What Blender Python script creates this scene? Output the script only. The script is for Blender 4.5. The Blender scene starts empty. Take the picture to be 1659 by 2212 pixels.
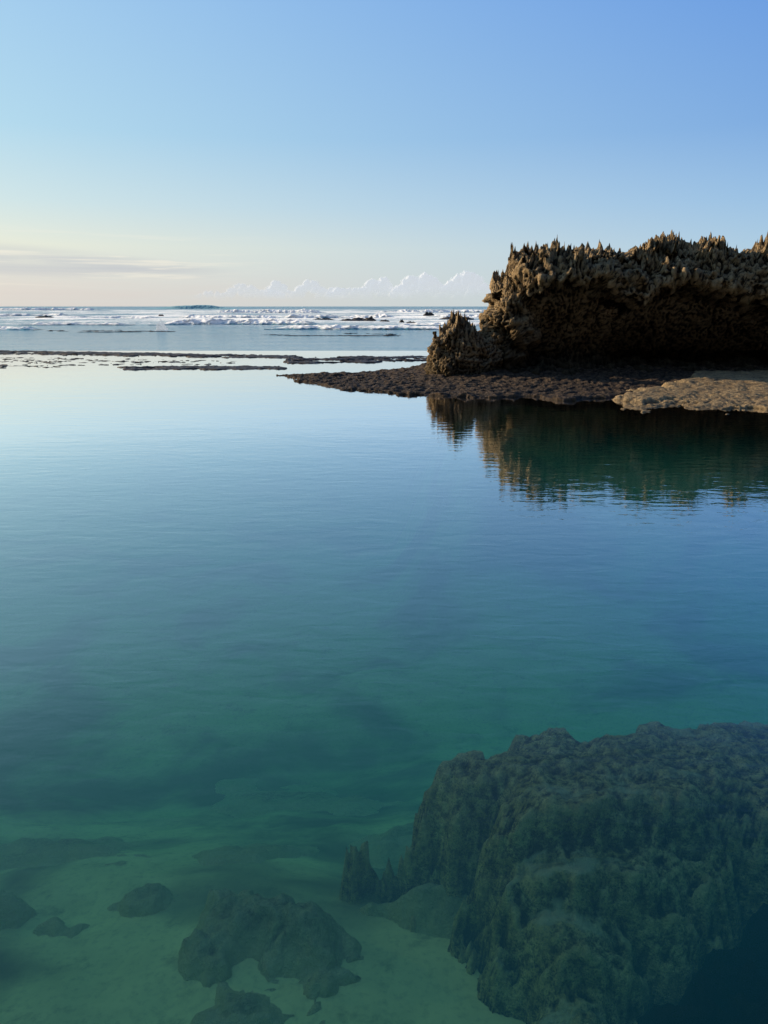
import bpy, math, random
import numpy as np
from mathutils import Vector
random.seed(4); rng=np.random.RandomState(7)
C=bpy.context.scene.collection
vs=bpy.context.scene.view_settings; vs.view_transform='Standard'; vs.look='None'; vs.exposure=0; vs.gamma=1
# ------------------------------------------------------------------ camera
PITCH=math.atan((1106-662)/1597.0); CH=3.0
cam=bpy.data.cameras.new('camera'); co=bpy.data.objects.new('camera',cam); C.objects.link(co)
co.location=(0,0,CH); co.rotation_euler=(math.radians(90)-PITCH,0,0)
cam.sensor_fit='VERTICAL'; cam.sensor_height=36; cam.sensor_width=27; cam.lens=26; cam.clip_start=.05; cam.clip_end=60000
bpy.context.scene.camera=co
def G(px,py,z=0.0):
    u=(px-829.5)/1597.; v=(1106-py)/1597.
    d=(u, math.cos(PITCH)+v*math.sin(PITCH), -math.sin(PITCH)+v*math.cos(PITCH))
    t=(z-CH)/d[2]; return (u*t, d[1]*t)
def ZY(py,Y):
    v=(1106-py)/1597.
    return CH+Y*(-math.sin(PITCH)+v*math.cos(PITCH))/(math.cos(PITCH)+v*math.sin(PITCH))
def XY(px,py,Y):
    v=(1106-py)/1597.
    return (px-829.5)/1597.*Y/(math.cos(PITCH)+v*math.sin(PITCH))
# ------------------------------------------------------------------ noise
perm=np.arange(256); rng.shuffle(perm); perm=np.concatenate([perm]*4)
gr=rng.normal(size=(256,3)); gr/=np.linalg.norm(gr,axis=1)[:,None]
def pn(x,y,z):
    xi=np.floor(x).astype(int); yi=np.floor(y).astype(int); zi=np.floor(z).astype(int)
    xf=x-xi; yf=y-yi; zf=z-zi
    f=lambda t:t*t*t*(t*(t*6-15)+10)
    u,v,w=f(xf),f(yf),f(zf)
    def g(a,b,c):
        h=perm[(perm[(perm[(xi+a)&255]+yi+b)&255]+zi+c)&255]
        k=gr[h]; return k[...,0]*(xf-a)+k[...,1]*(yf-b)+k[...,2]*(zf-c)
    l=lambda a,b,t:a+(b-a)*t
    return l(l(l(g(0,0,0),g(1,0,0),u),l(g(0,1,0),g(1,1,0),u),v),l(l(g(0,0,1),g(1,0,1),u),l(g(0,1,1),g(1,1,1),u),v),w)*1.5
def fbm(x,y,z,o=4,r=.5):
    s=0;a=1;f=1.
    for i in range(o):
        s=s+a*pn(x*f+i*17.3,y*f+i*5.1,z*f+i*9.7); a*=r; f*=2.03
    return s
def ridged(x,y,z,o=4,r=.5):
    s=0;a=1;f=1.;t=0
    for i in range(o):
        s=s+a*(1-2*np.abs(pn(x*f+i*7.7,y*f+i*3.1,z*f+i*2.9))); t+=a; a*=r; f*=2.1
    return s/t
def sst(a,b,x):
    t=np.clip((x-a)/(b-a),0,1); return t*t*(3-2*t)
# ------------------------------------------------------------------ mesh helpers
def mk(name,verts,quads,mat,parent=None,smooth=True,attr=None):
    me=bpy.data.meshes.new(name)
    verts=np.asarray(verts,dtype=np.float32); quads=np.asarray(quads,dtype=np.int32)
    me.vertices.add(len(verts)); me.vertices.foreach_set('co',verts.ravel())
    n=len(quads); k=quads.shape[1]
    me.loops.add(n*k); me.loops.foreach_set('vertex_index',quads.ravel())
    me.polygons.add(n); me.polygons.foreach_set('loop_start',np.arange(0,n*k,k,dtype=np.int32))
    me.polygons.foreach_set('loop_total',np.full(n,k,dtype=np.int32))
    me.update(calc_edges=True); me.validate()
    me.polygons.foreach_set('use_smooth',np.full(len(me.polygons),smooth))
    if attr is not None:
        for an,av in attr.items():
            a=me.attributes.new(an,'FLOAT','POINT'); a.data.foreach_set('value',np.asarray(av,dtype=np.float32).ravel())
    me.materials.append(mat)
    o=bpy.data.objects.new(name,me); C.objects.link(o)
    if parent: o.parent=parent
    return o
def gridq(nr,nc,wrap=False):
    r=np.arange(nr-1)[:,None]; c=np.arange(nc if wrap else nc-1)[None,:]
    a=r*nc+c; b=r*nc+(c+1)%nc
    return np.stack([a,b,b+nc,a+nc],-1).reshape(-1,4)
def compact(V,Q,attr=None):
    used=np.unique(Q); m=-np.ones(len(V),int); m[used]=np.arange(len(used))
    return V[used],m[Q],({k:np.ravel(v)[used] for k,v in attr.items()} if attr else None)
def tag(o,label,cat,group=None):
    o['label']=label; o['category']=cat
    if group: o['group']=group
    return o
def struct(o): o['kind']='structure'; return o
def sdf(poly,X,Y):
    P=np.array(poly); n=len(P); d=np.full(X.shape,1e9); ins=np.zeros(X.shape,bool)
    for i in range(n):
        a=P[i]; b=P[(i+1)%n]; e=b-a
        t=np.clip(((X-a[0])*e[0]+(Y-a[1])*e[1])/(e@e+1e-12),0,1)
        d=np.minimum(d,np.hypot(X-a[0]-t*e[0],Y-a[1]-t*e[1]))
        if abs(e[1])>1e-9:
            c=((a[1]>Y)!=(b[1]>Y))&(X<e[0]*(Y-a[1])/e[1]+a[0]); ins^=c
    return np.where(ins,d,-d)
# ------------------------------------------------------------------ materials
def lin(r,g,b):
    f=lambda c:(c/255/12.92 if c/255<=.04045 else ((c/255+.055)/1.055)**2.4)
    return (f(r),f(g),f(b),1)
class M:
    def __init__(s,name):
        s.m=bpy.data.materials.new(name); s.m.use_nodes=True; s.t=s.m.node_tree; s.t.nodes.clear()
        s.out=s.t.nodes.new('ShaderNodeOutputMaterial')
    def n(s,typ,ins=None,**kw):
        nd=s.t.nodes.new(typ)
        for k,v in kw.items(): setattr(nd,k,v)
        if ins:
            for k,v in ins.items():
                if isinstance(v,bpy.types.NodeSocket): s.t.links.new(v,nd.inputs[k])
                else: nd.inputs[k].default_value=v
        return nd
    def pos(s): return s.n('ShaderNodeNewGeometry').outputs['Position']
    def noise(s,vec,scale,detail=4,rough=.55,dist=0):
        return s.n('ShaderNodeTexNoise',{'Vector':vec,'Scale':scale,'Detail':detail,'Roughness':rough,'Distortion':dist}).outputs['Fac']
    def mr(s,v,a,b,c=0,d=1,smooth=False):
        return s.n('ShaderNodeMapRange',{0:v,1:a,2:b,3:c,4:d},interpolation_type='SMOOTHSTEP' if smooth else 'LINEAR').outputs[0]
    def math(s,op,a,b=0.0): return s.n('ShaderNodeMath',{0:a,1:b},operation=op).outputs[0]
    def mix(s,f,a,b,bt='MIX'):
        nd=s.n('ShaderNodeMix',data_type='RGBA',blend_type=bt)
        for k,v in ((0,f),(6,a),(7,b)):
            if isinstance(v,bpy.types.NodeSocket): s.t.links.new(v,nd.inputs[k])
            else: nd.inputs[k].default_value=v
        return nd.outputs[2]
    def scale(s,vec,v): return s.n('ShaderNodeMapping',{'Vector':vec,'Scale':v}).outputs[0]
    def sep(s,vec): return s.n('ShaderNodeSeparateXYZ',{0:vec}).outputs
def rockmat(name,dark,mid,light,scale=1.,bump=.6,bd=.06,rough=.9,pt=(.46,.56),wetz=None,green=None,spec=.3,dk=(.38,.54),sand=None):
    m=M(name); p=m.pos()
    n1=m.noise(p,1.1*scale,6,.65); n2=m.noise(p,6*scale,5,.7); n3=m.noise(p,24*scale,4,.7)
    c=m.mix(m.mr(n1,.38,.62),mid,light)
    c=m.mix(m.mr(n2,dk[0],dk[1],.8,0),c,dark)
    c=m.mix(m.mr(n3,.35,.5,.5,0),c,dark)
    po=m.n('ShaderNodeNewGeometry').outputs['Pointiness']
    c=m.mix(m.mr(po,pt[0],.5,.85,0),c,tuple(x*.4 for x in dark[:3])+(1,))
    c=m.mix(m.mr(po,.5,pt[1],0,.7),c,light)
    if green:  # stained foot; on the cliff it also carries painted shade
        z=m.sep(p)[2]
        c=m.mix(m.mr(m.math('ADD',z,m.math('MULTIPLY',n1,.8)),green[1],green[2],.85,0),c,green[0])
    if wetz is not None:
        z=m.sep(p)[2]; c=m.mix(m.mr(z,wetz-.08,wetz+.1,.85,0),c,(.008,.008,.006,1))
    if sand:
        # sand drifted over the rock's foot and lying in its flat hollows
        ed=m.n('ShaderNodeAttribute',attribute_name='edge').outputs['Fac']
        k=m.math('ADD',ed,m.math('MULTIPLY',m.math('SUBTRACT',m.noise(p,2.6,5,.7),.5),sand[1]))
        c=m.mix(m.mr(k,sand[2],sand[3],1,0,True),c,(.74,.64,.25,1))
        up=m.sep(m.n('ShaderNodeNewGeometry').outputs['Normal'])[2]
        pk=m.math('MULTIPLY',m.mr(m.noise(m.scale(p,(1,2.2,1)),1.1,4,.6),.53,.63,0,1,True),m.mr(up,.6,.88))
        c=m.mix(m.math('MULTIPLY',pk,sand[0]),c,(.8,.7,.32,1))
    vo=m.n('ShaderNodeTexVoronoi',{'Vector':p,'Scale':7*scale,'Randomness':1.}).outputs['Distance']
    h=m.math('ADD',m.math('MULTIPLY',n2,1.0),m.math('ADD',m.math('MULTIPLY',n3,.5),m.math('MULTIPLY',vo,.6)))
    b=m.n('ShaderNodeBump',{'Strength':bump,'Distance':bd,'Height':h}).outputs[0]
    bs=m.n('ShaderNodeBsdfPrincipled',{'Base Color':c,'Roughness':rough,'Normal':b,'Specular IOR Level':spec})
    m.t.links.new(bs.outputs[0],m.out.inputs[0]); return m.m
M_cliff=rockmat('karst_limestone',(.018,.0145,.0105,1),(.13,.092,.054,1),(.62,.44,.235,1),1.3,1.,.1,green=((.009,.0085,.007,1),.9,3.2),spec=.05,dk=(.37,.53))  # near-black low zone: base stain plus the hollow's shade put into the colour
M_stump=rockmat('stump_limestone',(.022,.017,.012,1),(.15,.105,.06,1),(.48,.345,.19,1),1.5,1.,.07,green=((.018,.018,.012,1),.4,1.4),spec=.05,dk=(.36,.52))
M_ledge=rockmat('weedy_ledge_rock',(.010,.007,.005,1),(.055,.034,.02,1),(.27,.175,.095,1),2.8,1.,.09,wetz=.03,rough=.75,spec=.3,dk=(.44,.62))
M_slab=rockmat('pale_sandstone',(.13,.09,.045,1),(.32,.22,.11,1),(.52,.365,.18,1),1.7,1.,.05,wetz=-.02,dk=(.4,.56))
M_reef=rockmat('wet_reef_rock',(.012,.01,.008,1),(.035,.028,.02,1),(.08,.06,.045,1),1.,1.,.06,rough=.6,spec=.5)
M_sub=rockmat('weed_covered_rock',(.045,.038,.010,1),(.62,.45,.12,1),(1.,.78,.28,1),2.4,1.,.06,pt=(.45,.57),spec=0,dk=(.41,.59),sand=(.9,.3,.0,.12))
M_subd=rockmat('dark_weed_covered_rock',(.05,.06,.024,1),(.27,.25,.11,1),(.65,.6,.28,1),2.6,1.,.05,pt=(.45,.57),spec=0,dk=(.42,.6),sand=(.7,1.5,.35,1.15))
M_shade=rockmat('painted_shade_rock',(.001,.001,.001,1),(.006,.006,.004,1),(.03,.028,.015,1),1.8,1.,.06,spec=0)  # rock added where only shadow falls; the shade is put into its colour
# seabed
m=M('seabed_sand'); p=m.pos()
a=m.noise(p,.32,4,.55,.3); b_=m.noise(p,1.3,6,.65); d=m.noise(p,14,4,.6); e_=m.noise(p,2.1,6,.7,.2)
c=m.mix(m.mr(b_,.35,.7),(.86,.76,.27,1),(.66,.6,.22,1))
c=m.mix(m.mr(a,.45,.65,0,.85,True),c,(.06,.075,.04,1))
c=m.mix(m.mr(e_,.52,.74,0,.6,True),c,(.12,.14,.06,1))
c=m.mix(m.mr(d,.5,.72,0,.3),c,(.18,.19,.09,1))
bu=m.n('ShaderNodeBump',{'Strength':.5,'Distance':.05,'Height':b_}).outputs[0]
bs=m.n('ShaderNodeBsdfPrincipled',{'Base Color':c,'Roughness':.95,'Normal':bu,'Specular IOR Level':.0}); m.t.links.new(bs.outputs[0],m.out.inputs[0]); M_bed=m.m
# lagoon water
m=M('clear_lagoon_water'); p=m.pos()
w1=m.noise(m.scale(p,(.9,2.2,1)),2.2,3,.5,.4); w2=m.noise(m.scale(p,(.6,1.3,1)),.7,3,.5); w3=m.noise(m.scale(p,(1,1.8,1)),7,2,.5)
h=m.math('ADD',m.math('MULTIPLY',w1,.35),m.math('ADD',m.math('MULTIPLY',w2,.5),m.math('MULTIPLY',w3,.04)))
bu=m.n('ShaderNodeBump',{'Strength':1.,'Distance':.011,'Height':h}).outputs[0]
fr=m.n('ShaderNodeFresnel',{'IOR':1.333,'Normal':bu}).outputs[0]
fr=m.math('MINIMUM',m.math('MULTIPLY',fr,m.mr(fr,.028,.10,.85,2.4,True)),.97)
gl=m.n('ShaderNodeBsdfGlossy',{'Color':(1,1,1,1),'Roughness':.02,'Normal':bu}).outputs[0]
tr=m.n('ShaderNodeBsdfTransparent',{'Color':(1,1,1,1)}).outputs[0]
mx=m.n('ShaderNodeMixShader',{0:fr,1:tr,2:gl}); m.t.links.new(mx.outputs[0],m.out.inputs['Surface'])
va=m.n('ShaderNodeVolumeAbsorption',{'Color':(0.56,.76,.64,1),'Density':.28}).outputs[0]
ve=m.n('ShaderNodeEmission',{'Color':(.0005,.0064,.0086,1),'Strength':1.}).outputs[0]  # weak glow standing in for daylight scattered in the water
ad=m.n('ShaderNodeAddShader',{0:va,1:ve}); m.t.links.new(ad.outputs[0],m.out.inputs['Volume']); M_water=m.m
# sea (foam attribute)
m=M('surf_sea'); p=m.pos()
at=m.n('ShaderNodeAttribute',attribute_name='foam').outputs['Fac']
fn=m.noise(m.scale(p,(.5,.8,1)),1.6,8,.8); fn2=m.noise(p,9,4,.75)
f=m.mr(m.math('ADD',at,m.math('MULTIPLY',m.math('SUBTRACT',m.math('ADD',m.math('MULTIPLY',fn,.6),m.math('MULTIPLY',fn2,.4)),.5),4.0)),.02,.82,0,1)
h=m.math('ADD',m.noise(m.scale(p,(.5,1.2,1)),1.4,5,.6),m.math('MULTIPLY',m.noise(m.scale(p,(.2,.5,1)),.6,3,.5),1.6))
yy=m.sep(p)[1]
bu=m.n('ShaderNodeBump',{'Strength':1.,'Distance':m.mr(yy,60,130,.14,.5),'Height':h}).outputs[0]
wa=m.n('ShaderNodeBsdfPrincipled',{'Base Color':(.12,.33,.38,1),'Roughness':m.mr(yy,80,300,.12,.4),'IOR':1.333,'Normal':bu,'Specular IOR Level':m.mr(yy,90,400,.5,.25)}).outputs[0]
nn=m.n('ShaderNodeVectorMath',{0:m.n('ShaderNodeNewGeometry').outputs['Normal'],1:(-1.6,.1,2.0)},operation='ADD').outputs[0]
nn=m.n('ShaderNodeVectorMath',{0:nn},operation='NORMALIZE').outputs[0]
fb=m.n('ShaderNodeBump',{'Strength':.5,'Distance':.4,'Height':fn,'Normal':nn}).outputs[0]
fo=m.n('ShaderNodeBsdfDiffuse',{'Color':(.92,.92,.9,1),'Normal':fb}).outputs[0]
fe=m.n('ShaderNodeEmission',{'Color':(.95,.98,1.,1),'Strength':.16}).outputs[0]  # slight glow added to the foam in place of scattered light
fo=m.n('ShaderNodeAddShader',{0:fo,1:fe}).outputs[0]
mx=m.n('ShaderNodeMixShader',{0:f,1:wa,2:fo}); m.t.links.new(mx.outputs[0],m.out.inputs[0]); M_sea=m.m
m=M('green_swell'); nn=m.n('ShaderNodeVectorMath',{0:m.n('ShaderNodeNewGeometry').outputs['Normal'],1:(-.8,0,1.4)},operation='ADD').outputs[0]
nn=m.n('ShaderNodeVectorMath',{0:nn},operation='NORMALIZE').outputs[0]
p=m.pos(); ns_=m.noise(m.scale(p,(.15,.3,.6)),1.,4,.6)
c=m.mix(m.mr(ns_,.35,.65),(.14,.32,.37,1),(.24,.46,.5,1))
fo=m.n('ShaderNodeBsdfPrincipled',{'Base Color':c,'Roughness':.5,'Normal':nn,'Specular IOR Level':.25}); m.t.links.new(fo.outputs[0],m.out.inputs[0]); M_swell=m.m
m=M('white_foam'); nn=m.n('ShaderNodeVectorMath',{0:m.n('ShaderNodeNewGeometry').outputs['Normal'],1:(-1.,.2,1.)},operation='ADD').outputs[0]
nn=m.n('ShaderNodeVectorMath',{0:nn},operation='NORMALIZE').outputs[0]
fo=m.n('ShaderNodeBsdfDiffuse',{'Color':(.85,.9,.95,1),'Normal':nn}).outputs[0]; ft=m.n('ShaderNodeEmission',{'Color':(.8,.88,.95,1),'Strength':.9}).outputs[0]  # spray brightened by an added glow instead of scattered sunlight
fx=m.n('ShaderNodeMixShader',{0:.5,1:fo,2:ft}).outputs[0]
ft=m.n('ShaderNodeBsdfTransparent').outputs[0]
mx=m.n('ShaderNodeMixShader',{0:m.mr(m.noise(m.pos(),6,4,.7),.40,.6,.05,.75),1:ft,2:fx}); m.t.links.new(mx.outputs[0],m.out.inputs[0]); M_foam=m.m
# cloud: added glow in place of light scattered inside, plus sunlit relief
m=M('cumulus_cloud'); al=m.n('ShaderNodeAttribute',attribute_name='dens').outputs['Fac']
nn=m.n('ShaderNodeVectorMath',{0:m.n('ShaderNodeNewGeometry').outputs['Normal'],1:(-.5,.0,.3)},operation='ADD').outputs[0]
nn=m.n('ShaderNodeVectorMath',{0:nn},operation='NORMALIZE').outputs[0]
df=m.n('ShaderNodeBsdfDiffuse',{'Color':(.34,.335,.33,1),'Normal':nn}).outputs[0]
em=m.n('ShaderNodeEmission',{'Color':(.60,.63,.66,1),'Strength':1.}).outputs[0]
cl=m.n('ShaderNodeAddShader',{0:df,1:em}).outputs[0]
tr=m.n('ShaderNodeBsdfTransparent').outputs[0]
mx=m.n('ShaderNodeMixShader',{0:al,1:tr,2:cl}); m.t.links.new(mx.outputs[0],m.out.inputs[0]); M_cloud=m.m
# ------------------------------------------------------------------ world + sun
SUN_AZ=math.radians(68); SUN_EL=math.radians(17)   # azimuth to the left of +Y
w=bpy.data.worlds.new('World'); bpy.context.scene.world=w; w.use_nodes=True
class W(M):
    def __init__(s,t): s.t=t
t=w.node_tree; t.nodes.clear(); m=W(t); out=t.nodes.new('ShaderNodeOutputWorld')
sky=m.n('ShaderNodeTexSky',sky_type='NISHITA',sun_disc=False,sun_elevation=SUN_EL,sun_rotation=-SUN_AZ,air_density=1.,dust_density=1.2,ozone_density=2.)
tc=m.n('ShaderNodeTexCoord').outputs['Generated']; x_,y_,z_=m.sep(tc)[0:3]
def ramp(v,stops):
    r=t.nodes.new('ShaderNodeValToRGB'); t.links.new(v,r.inputs[0]); e=r.color_ramp.elements
    while len(e)<len(stops): e.new(.5)
    for i,(p_,c_) in enumerate(stops): e[i].position=p_; e[i].color=lin(*c_)
    return r.outputs[0]
L=ramp(z_,[(0,(224,220,213)),(.03,(230,226,216)),(.07,(238,239,220)),(.118,(214,234,234)),(.194,(185,224,241)),(.33,(168,211,243)),(.6,(165,208,246)),(1,(100,145,212))])
R=ramp(z_,[(0,(196,214,222)),(.03,(188,213,226)),(.07,(170,205,232)),(.118,(152,193,232)),(.194,(124,171,228)),(.33,(99,153,229)),(.6,(60,105,180)),(1,(45,85,155))])
az=m.math('ARCTAN2',x_,y_)
grad=m.mix(m.mr(az,-.52,.52),L,R)
# thin stratus on the left horizon
cv=m.n('ShaderNodeCombineXYZ',{0:m.math('MULTIPLY',az,3.2),1:m.math('MULTIPLY',z_,60),2:1.7}).outputs[0]
ns=m.noise(cv,1.6,5,.5,.3)
cen=m.math('ADD',m.math('MULTIPLY',m.math('ADD',az,.5),-.035),.052)
wd=m.mr(az,-.5,-.17,.030,.007)
band=m.mr(m.math('DIVIDE',m.math('ABSOLUTE',m.math('SUBTRACT',z_,cen)),wd),.1,1,1,0,True)
left=m.mr(az,-.28,-.17,1,0,True)
bf=m.math('MULTIPLY',m.math('MULTIPLY',band,left),m.mr(ns,.34,.6,.4,.95))
grad=m.mix(bf,grad,lin(200,204,209))
cv2=m.n('ShaderNodeCombineXYZ',{0:m.math('MULTIPLY',az,4.5),1:m.math('MULTIPLY',z_,90),2:5.1}).outputs[0]
st2=m.math('MULTIPLY',m.math('MULTIPLY',m.mr(m.noise(cv2,1.3,5,.55,.3),.5,.66,0,.6,True),m.mr(az,-.3,-.1,1,0,True)),m.math('MULTIPLY',m.mr(z_,.01,.03,0,1,True),m.mr(z_,.06,.095,1,0,True)))
grad=m.mix(st2,grad,lin(250,244,228))
low=m.math('MULTIPLY',m.math('MULTIPLY',m.mr(z_,.005,.05,1,0,True),m.mr(az,-.3,.0,1,0,True)),m.mr(ns,.35,.65,.2,.7))
grad=m.mix(low,grad,lin(222,214,209))
nis=m.mix(1.0,sky.outputs[0],(.10,.10,.10,1),'MULTIPLY')
fin=m.mix(.08,grad,nis)
# unseen dark band added low in the rear sky, dimming the cliff face
rear_dim=m.math('MULTIPLY',m.mr(y_,-.05,-.25,0,1,True),m.mr(z_,.48,.76,1,0,True))
fin=m.mix(rear_dim,fin,(.03,.03,.025,1))
bg=m.n('ShaderNodeBackground',{'Color':fin,'Strength':1.0}); t.links.new(bg.outputs[0],out.inputs[0])
try:
    w.cycles.sampling_method='MANUAL'; w.cycles.sample_map_resolution=256
except Exception as e: print(e)
sl=bpy.data.lights.new('sun','SUN'); sl.energy=5; sl.angle=math.radians(.5); sl.color=(1,.80,.56)
so=bpy.data.objects.new('sun',sl); C.objects.link(so)
sd=Vector((-math.sin(SUN_AZ)*math.cos(SUN_EL),math.cos(SUN_AZ)*math.cos(SUN_EL),math.sin(SUN_EL)))
so.rotation_euler=sd.to_track_quat('Z','Y').to_euler(); so.location=(-20,10,20)
# ------------------------------------------------------------------ seabed
def zbed(X,Y):
    z=-2.35-3.2*sst(4.0,13.5,Y)
    sh=sst(0,3,X)*sst(17.5,23.5,Y); z=z*(1-sh)+(-.3)*sh
    far=sst(31,37,Y); z=z*(1-far)+(-.28)*far
    dz=fbm(X*.35,Y*.35,X*0+3.3,4)*.22
    return z+dz*(1-np.maximum(sh,far)*.85)
ys=np.concatenate([np.arange(-6,10,.1),np.arange(10,53.5,.25)]); xs=np.concatenate([np.arange(-46,-8,.5),np.arange(-8,9,.1),np.arange(9,46.6,.5)])
X,Y=np.meshgrid(xs,ys); Z=zbed(X,Y)
struct(mk('seabed',np.stack([X,Y,Z],-1).reshape(-1,3),gridq(len(ys),len(xs)),M_bed))
v=[(x,y,z) for z in (-9,0) for x,y in ((-46,-6),(46,-6),(46,53),(-46,53))]
q=[(3,2,1,0),(4,5,6,7),(0,1,5,4),(1,2,6,5),(2,3,7,6),(3,0,4,7)]
struct(mk('lagoon_water',v,q,M_water,smooth=False))
# ------------------------------------------------------------------ open sea
yr=np.concatenate([np.arange(53,90,1.0),np.arange(90,260,.7),260*np.exp(np.linspace(0,math.log(22000/260),170))])
cu=np.linspace(-1,1,360); cu=np.sign(cu)*(np.abs(cu)*.75+.25*np.abs(cu)**6*1.0)
Yg=np.repeat(yr[:,None],len(cu),1); Xg=cu[None,:]*(Yg*1.1+20)
Xg[:,0]=-24000; Xg[:,-1]=24000
amp=sst(85,170,Yg)*(1-.4*sst(450,900,Yg))
warp=pn(Xg*.012,Yg*.006,Yg*0)*14
s1=ridged(Xg*.011,(Yg+warp)*.028,Yg*0+.5,2)
s2=fbm(Xg*.09,Yg*.16,Yg*0+8,3)
Zs=amp*(np.clip(s1,0,1)**2*.5+s2*.14)+.02*fbm(Xg*.4,Yg*.7,Yg*0,2)
Zs*= (1-sst(2500,6000,Yg))
cn=fbm(Xg*.02,Yg*.09,Yg*0+20,4,.6)
foam=np.clip(amp*(sst(.4,.9,s1)*.5+cn*.35+.12)-.05,-.4,.8)*(1-sst(500,1100,Yg)*.8)
foam=foam-.6*sst(96,78,Yg)
struct(mk('sea',np.stack([Xg,Yg,Zs],-1).reshape(-1,3),gridq(len(yr),len(cu)),M_sea,attr={'foam':foam}))
for sx in (-1,1):
    xs=np.linspace(46,24000,30)*sx; ys=np.array([-400,-100,0,53.]); X,Y=np.meshgrid(xs,ys)
    Q=gridq(4,30); Q=Q if sx>0 else Q[:,::-1]
    struct(mk('sea',np.stack([X,Y,X*0],-1).reshape(-1,3),Q,M_sea,attr={'foam':X.ravel()*0-.9}))
# ------------------------------------------------------------------ breaking waves
def breaker(px0,px1,pyb,h,label,foamy=.6,depth=7.,seed=0):
    yb=G(0,pyb)[1]; x0=XY(px0,pyb,yb); x1=XY(px1,pyb,yb); Ln=x1-x0
    nu=max(60,int(Ln/.25)); nu=min(nu,600); nv=44
    U,Vv=np.meshgrid(np.linspace(0,1,nu),np.linspace(0,1,nv))
    env=sst(0,.18,U)*sst(1,.82,U)*(.6+.4*np.clip(fbm(U*Ln*.13+seed,Vv*0,Vv*0+seed,5,.65)+.6,0,1.4))
    if foamy<0: env=(.75*np.exp(-((U-.38)/.17)**2)+.95*np.exp(-((U-.6)/.15)**2))*sst(0,.15,U)*sst(1,.85,U)
    prof=np.where(Vv<.4,sst(0,.4,Vv),1-sst(.4,1,Vv)*.98)
    bend=pn(U*Ln*.03+seed*3,Vv*0,Vv*0)*6
    X=x0+U*Ln; Y=yb+bend+(Vv-.0)*depth
    fr=sst(.8,.1,Vv)
    lump=fbm(X*1.6,Y*1.6,X*0+seed,5,.7)
    Zz=.08+h*.85*env*prof+lump*.22*h**.6*env*fr*max(foamy,0)-.3*(Vv<.03)
    if foamy<0: Zz=Zz+.25*fbm(X*.12,Y*.2,X*0,4)*prof*env
    Y=Y+env*fr*fbm(X*.4,Zz*.8,X*0+seed,3)*.8
    fa=sst(.02,.25,Vv)*fr*(.6+.75*foamy)+fbm(X*.2,Y*.5,X*0+seed,4)*.7-.12
    o=mk('breaking_wave' if foamy>0 else 'ocean_swell',np.stack([X,Y,Zz],-1).reshape(-1,3),gridq(nv,nu),M_sea if foamy>0 else M_swell,attr={'foam':fa*env.clip(.2,1)})
    tag(o,label,'wave','waves breaking over the outer reef' if foamy>0 else None); return o
breaker(-90,230,671,2.3,'white breaker at the far left edge of the sea just under the horizon',.8,12,1)
breaker(270,560,668,4.7,'smooth green swell rising above the horizon left of centre',-.3,26,2)
breaker(440,720,678,1.9,'white water tumbling just right of the green swell',1.,10,3)
breaker(-60,80,713,.5,'low foam line at the left edge closest to the reef flat',.8,4,4)
breaker(320,710,703,1.1,'long white breaker nearest the calm reef flat left of centre',1.,6,5)
breaker(580,880,690,1.2,'white breaker seaward of the dark surf rocks in mid picture',.9,7,6)
breaker(570,1000,712,.6,'low foamy wave on the inner edge of the surf right of centre',1.,5,7)
breaker(900,1130,688,1.2,'white breaker beside the cliff at the right of the open sea',.9,7,8)
breaker(100,350,691,.9,'thin curling wave left of the small spray burst',.5,7,9)
breaker(790,1100,676,1.6,'distant breaker behind the flat rocks near the cliff',.8,10,10)
breaker(40,280,703,.5,'low broken foam line between the left edge and the spray burst',.6,4,11)
breaker(360,620,689,1.1,'white water behind the long breaker left of centre',.8,8,12)
breaker(840,1120,705,.6,'foamy wave washing in just left of the cliff',.9,5,13)
breaker(-80,160,684,1.0,'ragged white wave at the left edge seaward of the low foam line',.7,7,14)
# spray
sx,sy=G(350,714); U,Vv=np.meshgrid(np.linspace(0,2*math.pi,70,endpoint=False),np.linspace(0,1,50))
X=np.cos(U);Y=np.sin(U); r_=np.maximum(.02,.6*(1-Vv**3)*(1+.9*fbm(X*2.5,Y*2.5,Vv*3,4,.6)))
hz=.95*Vv*np.clip(.75+1.3*fbm(X*2.2+3,Y*2.2,Vv*0,3,.6),.15,2); V=np.stack([sx+X*r_-.15*Vv,sy+Y*r_*.4,hz-.05+.2*fbm(X*6,Y*6,Vv*8,3)*np.sin(Vv*3.1)],-1).reshape(-1,3)
tag(mk('sea_spray',V,gridq(50,70,True),M_foam),'burst of white spray shooting up beyond the reef flat, left of centre','spray')
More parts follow.
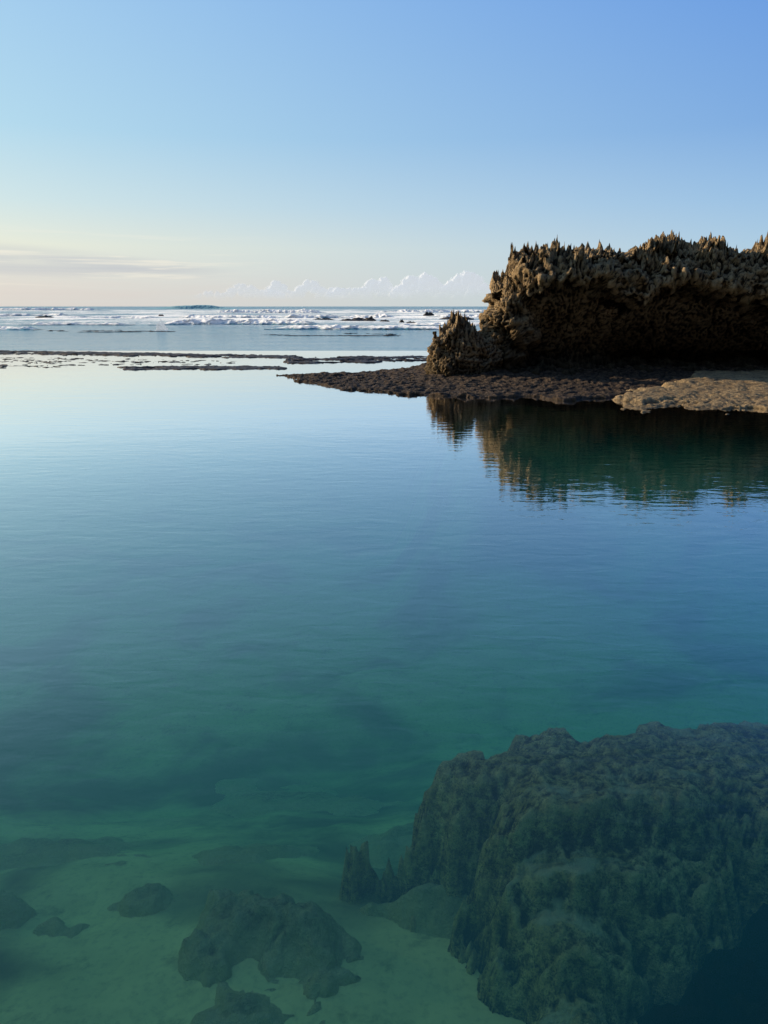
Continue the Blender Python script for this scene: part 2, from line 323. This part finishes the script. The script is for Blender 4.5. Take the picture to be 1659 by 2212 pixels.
# ------------------------------------------------------------------ generic ledges and submerged rocks
def ledge(name,poly,zb,zt,w,res,mat,warp=.3,wf=1.,rough=.08,rf=1.5,lump=0,lf=2.,seed=0,resy=None,patch=None,rnd=0):
    P=np.array(poly); mg=warp+w+res*2; resy=resy or res
    xs=np.arange(P[:,0].min()-mg,P[:,0].max()+mg,res); ys=np.arange(P[:,1].min()-mg,P[:,1].max()+mg,resy)
    X,Y=np.meshgrid(xs,ys); O=X*0+seed*3.71
    d=sdf(poly,X,Y)+fbm(X*wf,Y*wf,O,5,.55)*warp
    if patch is not None: d=np.minimum(d,(fbm(X*patch[0],Y*patch[1],O+9,5,.6)+patch[2])*patch[3])
    mk_=(1-(1-np.clip(d/w,0,1))**rnd) if rnd else sst(0,w,d)
    T=zt(X,Y) if callable(zt) else zt; B=zb(X,Y) if callable(zb) else zb
    Z=B+(T-B)*mk_+mk_*(fbm(X*rf,Y*rf,O+2,5,.55)*rough+(ridged(X*rf*2.3,Y*rf*2.3,O,3)-.4)*rough*.8)
    if lump: Z=Z+mk_*(fbm(X*lf,Y*lf,O,5,.62)*lump)
    Xd=X+fbm(X*3,Y*3,Z*2+O,3)*rough*1.2; Yd=Y+fbm(X*3+40,Y*3,Z*2+O,3)*rough*1.2
    V=np.stack([Xd,Yd,Z],-1).reshape(-1,3); Q=gridq(len(ys),len(xs))
    keep=(mk_.ravel()[Q].max(1)>.001)
    V,Q,at_=compact(V,Q[keep],{'edge':mk_}); return mk(name,V,Q,mat,attr=at_)
# main platform under the cliff
pf=[(600,815),(640,825),(700,836),(760,846),(850,851),(930,858),(1010,860),(1070,862),(1140,858),(1180,864),(1230,868),(1290,862),(1340,858),(1400,850),(1560,850),(1760,850)]
plat=[G(x,y,0) for x,y in pf]+[(27,26),(27,39),(5,39),(1.5,37),(-.5,35.6),(-3,34.8),(-5.2,33.9)]
zt=lambda X,Y:.03+.2*sst(-2,6,X)*sst(26,31,Y)+.03*sst(-4,2,X)+.25*sst(30,33,Y)*sst(0,4,X)
tag(ledge('rock_ledge',plat,-.5,zt,.3,.05,M_ledge,warp=.45,wf=1.,rough=.055,rf=2.8,seed=1,lump=.07,lf=1.6),'low flat ledge of dark reddish brown weedy rock running out from the cliff foot','rock ledge')
sl_=[(1340,878),(1375,868),(1440,860),(1500,856),(1560,848),(1680,842),(1850,840),(1850,890),(1680,888),(1600,886),(1520,888),(1440,886),(1390,888)]
tag(ledge('sandstone_slab',[G(x,y,.03) for x,y in sl_],-.1,lambda X,Y:.02+.05*sst(8.5,13,X)+.07*sst(22.5,25,Y),.7,.04,M_slab,warp=1.3,wf=.9,rough=.028,rf=3.,seed=2,lump=.05,lf=1.7),'sunlit tan sandstone slab at the right edge between the water and the cliff','rock slab')
# sandy shaded apron behind slab
ap=[G(x,y,.2) for x,y in [(1290,848),(1400,828),(1500,808),(1659,800),(1850,800),(1850,852),(1659,852),(1500,858),(1380,864)]]
tag(ledge('sandstone_slab',ap,-.2,lambda X,Y:.15+.25*sst(24.5,31,Y),.9,.06,M_slab,warp=.7,wf=.8,rough=.03,rf=2.2,seed=3,lump=.04,lf=2.),'dull tan rock shelf in the shade under the cliff, behind the sunlit slab','rock slab')
# reef strips
def reef(pts,label,patch,h=.1,seed=0,w=.12):
    tag(ledge('reef_strip',[G(x,y) for x,y in pts],-.3,h,w,.12,M_reef,warp=.6,wf=.8,rough=.045,rf=2.6,seed=seed,resy=.08,patch=patch),label,'reef','low strips of exposed reef between lagoon and open sea')
reef([(-150,757),(0,758),(200,760),(400,764),(640,768),(660,775),(400,772),(200,768),(0,766),(-150,766)],'longest thin dark reef line, farthest out, from the left edge to mid picture',(.3,1.4,.42,1.),.02,5,.2)
reef([(-150,771),(100,772),(300,776),(520,780),(520,788),(250,790),(0,797),(-150,798)],'broken reef patches with bright pools at the left edge of the lagoon',(.5,2.2,-.18,1.),.0,6)
reef([(265,793),(420,790),(620,792),(640,798),(450,798),(268,799)],'dark reef bar closest to the lagoon, left of the rock ledge',(.3,.9,.6,1.),.025,7,.2)
reef([(600,776),(720,770),(900,768),(960,772),(930,779),(760,785),(620,787)],'reef bar running behind the ledge toward the spiky rock',(.4,1.5,.08,1.),.03,8,.2)
reef([(560,722),(760,720),(870,722),(860,727),(700,727),(560,725)],'faint low reef line in the shallows beyond the lagoon',(.12,.8,-.2,2.),.03,9,.3)
reef([(90,714),(260,713),(420,716),(300,719),(90,717)],'faint low reef line far left in front of the surf',(.12,.8,-.25,2.),.03,10,.3)
# ------------------------------------------------------------------ karst rocks
def chaikin(P,it=2):
    P=np.array(P,float)
    for _ in range(it):
        Qn=np.roll(P,-1,0); P=np.stack([P*.75+Qn*.25,P*.25+Qn*.75],1).reshape(-1,2)
    return P
def karst(name,foot,z0,H,carve,nose,dens,dz,nc,spike,sf,amps,mat,yfront,inset=1.2,seed=0,zref=5.):
    P=chaikin(foot,2); Pn=np.roll(P,-1,0); seg=np.hypot(*(Pn-P).T)
    wgt=np.where((P[:,1]+Pn[:,1])/2<yfront,1.,.3)*seg; cum=np.concatenate([[0],np.cumsum(wgt)])
    n=int(cum[-1]/dens); tt=np.linspace(0,cum[-1],n,endpoint=False)
    PP=np.vstack([P,P[:1]]); fx=np.interp(tt,cum,PP[:,0]); fy=np.interp(tt,cum,PP[:,1])
    tx=np.roll(fx,-3)-np.roll(fx,3); ty=np.roll(fy,-3)-np.roll(fy,3); l=np.hypot(tx,ty); nx,ny=ty/l,-tx/l
    area=np.sum(fx*np.roll(fy,-1)-np.roll(fx,-1)*fy)
    if area<0: nx,ny=-nx,-ny
    Hc=H(fx); nw=int((zref-z0)/dz); rows=[];T=[]
    ymid=(fy.min()+fy.max())/2; tgx=np.clip(fx,fx.min()+inset,fx.max()-inset); tgy=ymid+(fy-ymid)*.15
    for i in range(nw):
        t_=i/(nw-1); z=z0+(Hc-z0)*t_; off=carve(fx,fy,z,t_)
        x=fx+nx*off+nose(z)*np.exp(-np.clip(fx-fx.min(),0,9)/.9); y=fy+ny*off
        rows.append(np.stack([x,y,z],1)); T.append(np.full(n,t_))
    top=rows[-1]
    for k in range(1,nc+1):
        f=(k/nc); x=top[:,0]*(1-f)+tgx*f; y=top[:,1]*(1-f)+tgy*f
        rows.append(np.stack([x,y,H(x)+.15*f*(1-f)],1)); T.append(np.full(n,1+f))
    G3=np.array(rows); T=np.array(T)
    du=np.roll(G3,-1,1)-np.roll(G3,1,1); dv=np.gradient(G3,axis=0); N=np.cross(du,dv)
    if area<0: N=-N
    N/=np.linalg.norm(N,axis=2)[...,None]+1e-9
    x,y,z=G3[...,0],G3[...,1],G3[...,2]; O=seed*5.3
    up=sst(.45,.75,T)
    wx=fbm(x*.8,y*.8,z*.8+O,2)*.5
    flute=fbm((x+wx)*2.8,(y)*2.8,z*.65+O,5,.62)
    crag=fbm((x+wx)*1.1,y*1.1,z*1.3+O,6,.64)
    blk=np.round(fbm(x*.9+4,y*.9,z*1.2+O,3,.5)*5)/5      # blocky breaks in the face
    fac=np.abs(fbm(x*.9+9,y*.9,z*1.1+O,4,.55))
    D=amps[0]*fbm(x*.5,y*.5,z*.6+O,3)+amps[1]*crag*(1-.4*up)+amps[2]*flute*(.3+up*(1-sst(.95,1.1,T)*.7))-amps[3]*fac+.055*fbm(x*7,y*7,z*6+O,4,.7)+amps[0]*.7*blk
    damp=1-.85*sst(1.75,2.,T); D=D*damp
    G3=G3+N*D[...,None]
    ws=sst(.78,1.02,T)
    sp=np.clip(ridged(x*sf+.4*y,y*sf*.6,O+x*0,4,.68),0,1)**2.1
    pk=np.clip(.5+fbm(x*sf*.28,y*sf*.28,x*0+O+7,3)*1.3,.12,1.3)
    G3[...,2]+=ws*(spike*(sp*pk*2.5-.42)+.09*fbm(x*6,y*6,O+x*0,3,.65))
    V=G3.reshape(-1,3); Q=gridq(G3.shape[0],n,True)
    if area<0: Q=Q[:,::-1]
    return mk(name,V,Q,mat)
foot=[(4.45,33.2),(4.5,32.3),(5.0,31.6),(7.5,31.3),(10,31.6),(12,31.5),(15,31.3),(18,31.2),(22,31.0),(27,31),(27,37.5),(18,38),(10,38),(6.2,36.6),(4.9,34.9)]
hp=np.array([(4.2,3.6),(4.6,3.75),(5.3,3.9),(5.5,4.2),(5.65,4.95),(6.6,5.1),(7.4,5.0),(7.9,4.82),(8.5,5.02),(9.3,5.33),(10,5.08),(10.8,5.15),(11.4,5.38),(12.2,5.3),(12.8,5.08),(13.5,5.38),(14.3,5.15),(14.9,5.05),(15.4,5.15),(17,5.05),(19,5.2),(22,5.1),(28,5.0)])
H=lambda x:np.interp(x,hp[:,0],hp[:,1])
def carve(fx,fy,z,t):
    o=.55*max(0.,1-t/.22)**1.5*np.ones_like(fx)
    fr=(fy<33)
    arch=3.4+.7*np.exp(-((fx-8.2)/1.5)**2)+.35*np.exp(-((fx-12.8)/2.)**2)-.5*np.exp(-((fx-10.4)/.8)**2)-.7*sst(15,17.5,fx)+.7*sst(17.5,20,fx)
    arch=arch+.35*fbm(fx*.9,z*.9,fx*0,4,.6)
    dep=(1.9+2.0*sst(9.5,11.5,fx))*sst(5.5,7.1,fx)
    e=sst(arch+.1,arch-.35,z)*sst(.2,1.0,z)
    o=o-fr*dep*e
    o=o+fr*.35*np.exp(-((z-arch-.35)/.4)**2)*sst(5.5,7,fx)-fr*.5*sst(.8,1,t+0*z)
    return o
nz_=np.array([(.0,-1.5),(.6,-1.35),(1.1,-1.05),(1.45,-.75),(1.7,-.3),(1.95,.0),(2.15,-.1),(2.5,-.1),(2.8,.1),(3.2,.18),(3.6,.12),(4.2,.2),(6,.3)])
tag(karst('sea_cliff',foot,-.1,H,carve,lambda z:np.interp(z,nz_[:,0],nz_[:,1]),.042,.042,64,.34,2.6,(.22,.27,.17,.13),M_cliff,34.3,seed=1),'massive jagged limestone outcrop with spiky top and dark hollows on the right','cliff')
foot2=[(1.95,32.0),(2.1,31.4),(2.8,31.1),(3.6,31.2),(4.3,31.4),(5.2,32.0),(5.0,33),(4.2,33.4),(3.2,33.3),(2.3,32.9)]
hp2=np.array([(1.7,1.75),(2.05,1.8),(2.3,1.5),(2.5,1.75),(2.8,2.1),(3.1,2.2),(3.4,1.9),(3.7,1.65),(4.0,1.6),(4.2,1.65),(4.6,1.75),(5.5,1.8)])
tag(karst('rock_pinnacle',foot2,.0,lambda x:np.interp(x,hp2[:,0],hp2[:,1]),lambda fx,fy,z,t:(.25*(1-t)-.12*t)*np.ones_like(fx),lambda z:0*z,.03,.03,30,.32,2.8,(.12,.17,.13,.14),M_stump,33.5,inset=.9,seed=3,zref=2.),'small spiky rock stump on the ledge at the left foot of the cliff','rock')
# ------------------------------------------------------------------ surf rocks
def searock(px,py,wpx,hpx,label,seed,name='surf_rock'):
    x,y=G(px,py); s=y/1597./.96; wd=wpx*s; h=hpx*s*.75
    n=28;k=14; U,Vv=np.meshgrid(np.linspace(0,2*math.pi,n,endpoint=False),np.linspace(0,math.pi/2,k))
    X=np.cos(U)*np.cos(Vv); Y_=np.sin(U)*np.cos(Vv); Zz=np.sin(Vv)**.7
    r=1+.35*fbm(X*1.6+seed,Y_*1.6,Zz*1.6,3)
    V=np.stack([X*r*wd/2,Y_*r*wd*.3,Zz*h*(.75+.6*fbm(X*2.5+seed,Y_*2.5,Zz,3))-.1],-1).reshape(-1,3)
    o=mk(name,V,gridq(k,n,True),M_reef,smooth=False); o.location=(x,y,0.2)
    tag(o,label,'rock','dark rocks showing in the surf')
for i,(a,b,c_,d_,l) in enumerate([(97,688,34,6,'small dark rock in the surf near the left edge'),(348,686,13,7,'small dark rock standing above the spray burst'),
    (700,694,44,7,'low dark rock at the left of the row of surf rocks'),(765,696,60,9,'largest low dark rock in the row of surf rocks'),(800,697,24,13,'steepest dark rock in the row of surf rocks'),
    (830,698,22,8,'small dark rock right of the steep surf rock'),(868,699,10,9,'tiny dark rock in white water midway to the cliff'),(925,684,22,11,'far dark rock standing apart left of the cliff'),
    (990,692,66,10,'wide flat dark rock in the surf nearest the cliff'),(888,700,20,5,'flat dark rock awash beside the tiny rock')]):
    searock(a,b,c_,d_,l,i*3.3)
# ------------------------------------------------------------------ submerged rocks
def sub(pts,z,label,mat,zb=None,w=.35,lump=.1,lf=2.6,rough=.05,warp=.25,seed=0,res=.035,wf=2.2,zt=None,pw=2.4):
    pl=[G(p_[0],p_[1],p_[2] if len(p_)>2 else z) for p_ in pts]
    zb_=zb if zb is not None else (lambda X,Y:zbed(X,Y)-.08)
    tag(ledge('submerged_rock',pl,zb_,zt or z,w,res,mat,warp=warp,wf=wf,rough=rough,rf=2.5,lump=lump,lf=lf,seed=seed,rnd=pw),label,'underwater rock')
A=-1.15;B2=-1.95
big=[(950,1600,A),(1080,1562,A),(1250,1556,A),(1330,1533,A),(1450,1528,A),(1600,1530,A),(1900,1530,A),(2100,1660,A),(1900,1800,A),(1760,1900,-1.5),(1640,1990,B2),(1500,2060,B2),(1420,2140,B2),(1360,2350,B2),(1120,2350,B2),(1100,2130,B2),(1040,2050,B2),(1000,1970,B2),(990,1905,B2),(880,1875,-2.),(750,1840,-2.05),(780,1775,-1.85),(850,1715,-1.5),(885,1655,-1.3)]
def zbig(X,Y):
    s=.35*fbm(X*1.1,Y*1.1,X*0+4,4,.6)
    return -2.0+.14*sst(3.7,3.95,Y+s)+.2*sst(4.3,4.5,Y-s*.6)+.28*sst(4.75,4.95,Y+s*.5)+.36*sst(5.15,5.35,Y+s*.7)-.15*sst(1.5,.2,X+s)
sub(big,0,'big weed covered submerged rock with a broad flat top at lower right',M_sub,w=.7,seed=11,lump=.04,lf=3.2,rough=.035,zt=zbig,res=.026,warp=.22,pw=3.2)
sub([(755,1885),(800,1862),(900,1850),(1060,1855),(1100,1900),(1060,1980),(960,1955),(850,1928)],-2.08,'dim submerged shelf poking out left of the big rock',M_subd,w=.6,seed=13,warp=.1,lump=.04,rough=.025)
sub([(1580,1700),(1720,1650),(2100,1620),(2100,2600),(1330,2600),(1320,2170),(1400,2020),(1500,1860)],-1.45,'added near-black rock mass standing in for shadow, filling the bottom right corner',M_shade,w=1.5,seed=14,lump=.1,res=.045,pw=2.,warp=.35)
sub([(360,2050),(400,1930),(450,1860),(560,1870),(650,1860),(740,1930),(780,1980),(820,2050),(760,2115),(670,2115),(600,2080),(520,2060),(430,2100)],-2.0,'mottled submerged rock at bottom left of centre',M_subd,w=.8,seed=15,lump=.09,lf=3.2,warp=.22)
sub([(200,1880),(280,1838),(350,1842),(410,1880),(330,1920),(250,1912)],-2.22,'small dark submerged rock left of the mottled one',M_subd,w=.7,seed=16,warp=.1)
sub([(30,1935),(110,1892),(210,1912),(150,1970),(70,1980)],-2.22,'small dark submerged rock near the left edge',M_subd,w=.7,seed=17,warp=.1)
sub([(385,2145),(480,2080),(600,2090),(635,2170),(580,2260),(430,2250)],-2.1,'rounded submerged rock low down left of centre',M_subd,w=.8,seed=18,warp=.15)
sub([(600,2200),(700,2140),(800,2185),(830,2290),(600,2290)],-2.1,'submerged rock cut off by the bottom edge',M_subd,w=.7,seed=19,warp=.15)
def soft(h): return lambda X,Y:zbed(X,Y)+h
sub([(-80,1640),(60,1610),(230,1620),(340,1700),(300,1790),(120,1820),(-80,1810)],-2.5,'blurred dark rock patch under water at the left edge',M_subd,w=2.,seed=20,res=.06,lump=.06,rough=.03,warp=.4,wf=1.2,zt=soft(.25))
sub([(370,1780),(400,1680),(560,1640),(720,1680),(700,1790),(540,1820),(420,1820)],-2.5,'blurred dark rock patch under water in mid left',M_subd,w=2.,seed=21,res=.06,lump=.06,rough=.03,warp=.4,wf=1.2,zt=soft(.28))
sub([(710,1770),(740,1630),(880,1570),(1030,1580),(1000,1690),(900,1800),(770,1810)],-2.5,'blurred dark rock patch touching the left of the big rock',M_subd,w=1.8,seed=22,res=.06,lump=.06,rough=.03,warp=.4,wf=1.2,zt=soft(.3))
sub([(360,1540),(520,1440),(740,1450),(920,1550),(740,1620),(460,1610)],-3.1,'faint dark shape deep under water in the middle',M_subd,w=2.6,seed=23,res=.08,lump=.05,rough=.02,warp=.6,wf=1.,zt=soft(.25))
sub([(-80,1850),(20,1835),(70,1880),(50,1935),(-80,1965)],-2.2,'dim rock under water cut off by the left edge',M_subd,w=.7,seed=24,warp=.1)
# ------------------------------------------------------------------ cumulus clouds
def cloud(px0,px1,pyt,label,seed,Yd=3200.,dn=.7):
    r=random.Random(seed*7+1)
    x0=XY(px0,640,Yd); x1=XY(px1,640,Yd); top=ZY(pyt,Yd); bot=ZY(648,Yd); W_=x1-x0; Hh=top-bot
    nu=int(W_*1.16/1.1); nv=110; U,Vv=np.meshgrid(np.linspace(-.08,1.08,nu),np.linspace(0,1,nv))
    X=x0+U*W_; Zc=bot+(Hh+10)*Vv
    Xw=X+5*fbm(X*.05,Zc*.05,X*0+seed,4,.6); Zw=Zc+5*fbm(X*.05+30,Zc*.05,X*0+seed,4,.6)
    d=np.full(X.shape,-99.); bul=np.zeros(X.shape); pkx=[(r.uniform(.1,.9),r.uniform(.5,1)) for _ in range(3)]+[(r.uniform(.4,.65),1.)]
    for i in range(int(W_/4)+16):
        u=r.uniform(.02,.98); e=max([a_*math.exp(-((u-c_)/.2)**2) for c_,a_ in pkx]+[.42])*min(1,u*8,(1-u)*8)**.5
        q=r.uniform(.12,.3)*Hh*(.5+.5*e); hz=bot+(Hh-q)*e*r.random()**.4
        rr=np.hypot(Xw-x0-u*W_,(Zw-hz)*1.15); d=np.maximum(d,q-rr); bul=np.maximum(bul,np.sqrt(np.clip(q*q-rr*rr,0,None)))
    fade=sst(bot-8,bot+Hh*.5,Zc)
    dens=sst(-4,8,d)*fade*dn*sst(-.08,.1,U)*sst(1.08,.9,U)
    Yc=Yd-bul*.6
    V=np.stack([X,Yc,Zc],-1).reshape(-1,3)
    o=mk('cumulus_cloud',V,gridq(nv,nu),M_cloud,attr={'dens':dens}); tag(o,label,'cloud','puffy clouds low over the sea')
cloud(840,1095,583,'tallest white puffy cloud on the horizon, just left of the cliff',1,3200,.95)
cloud(700,890,593,'puffy cloud second from the cliff, above mid sea',2,3300,.9)
cloud(570,750,600,'small puffy cloud left of the middle of the horizon',3,3400,.8)
cloud(420,630,608,'lowest faint cloud puffs at the left end of the cloud bank',4,3500,.65)
cloud(1060,1250,600,'puffy cloud partly hidden behind the cliff',5,3500,.8)
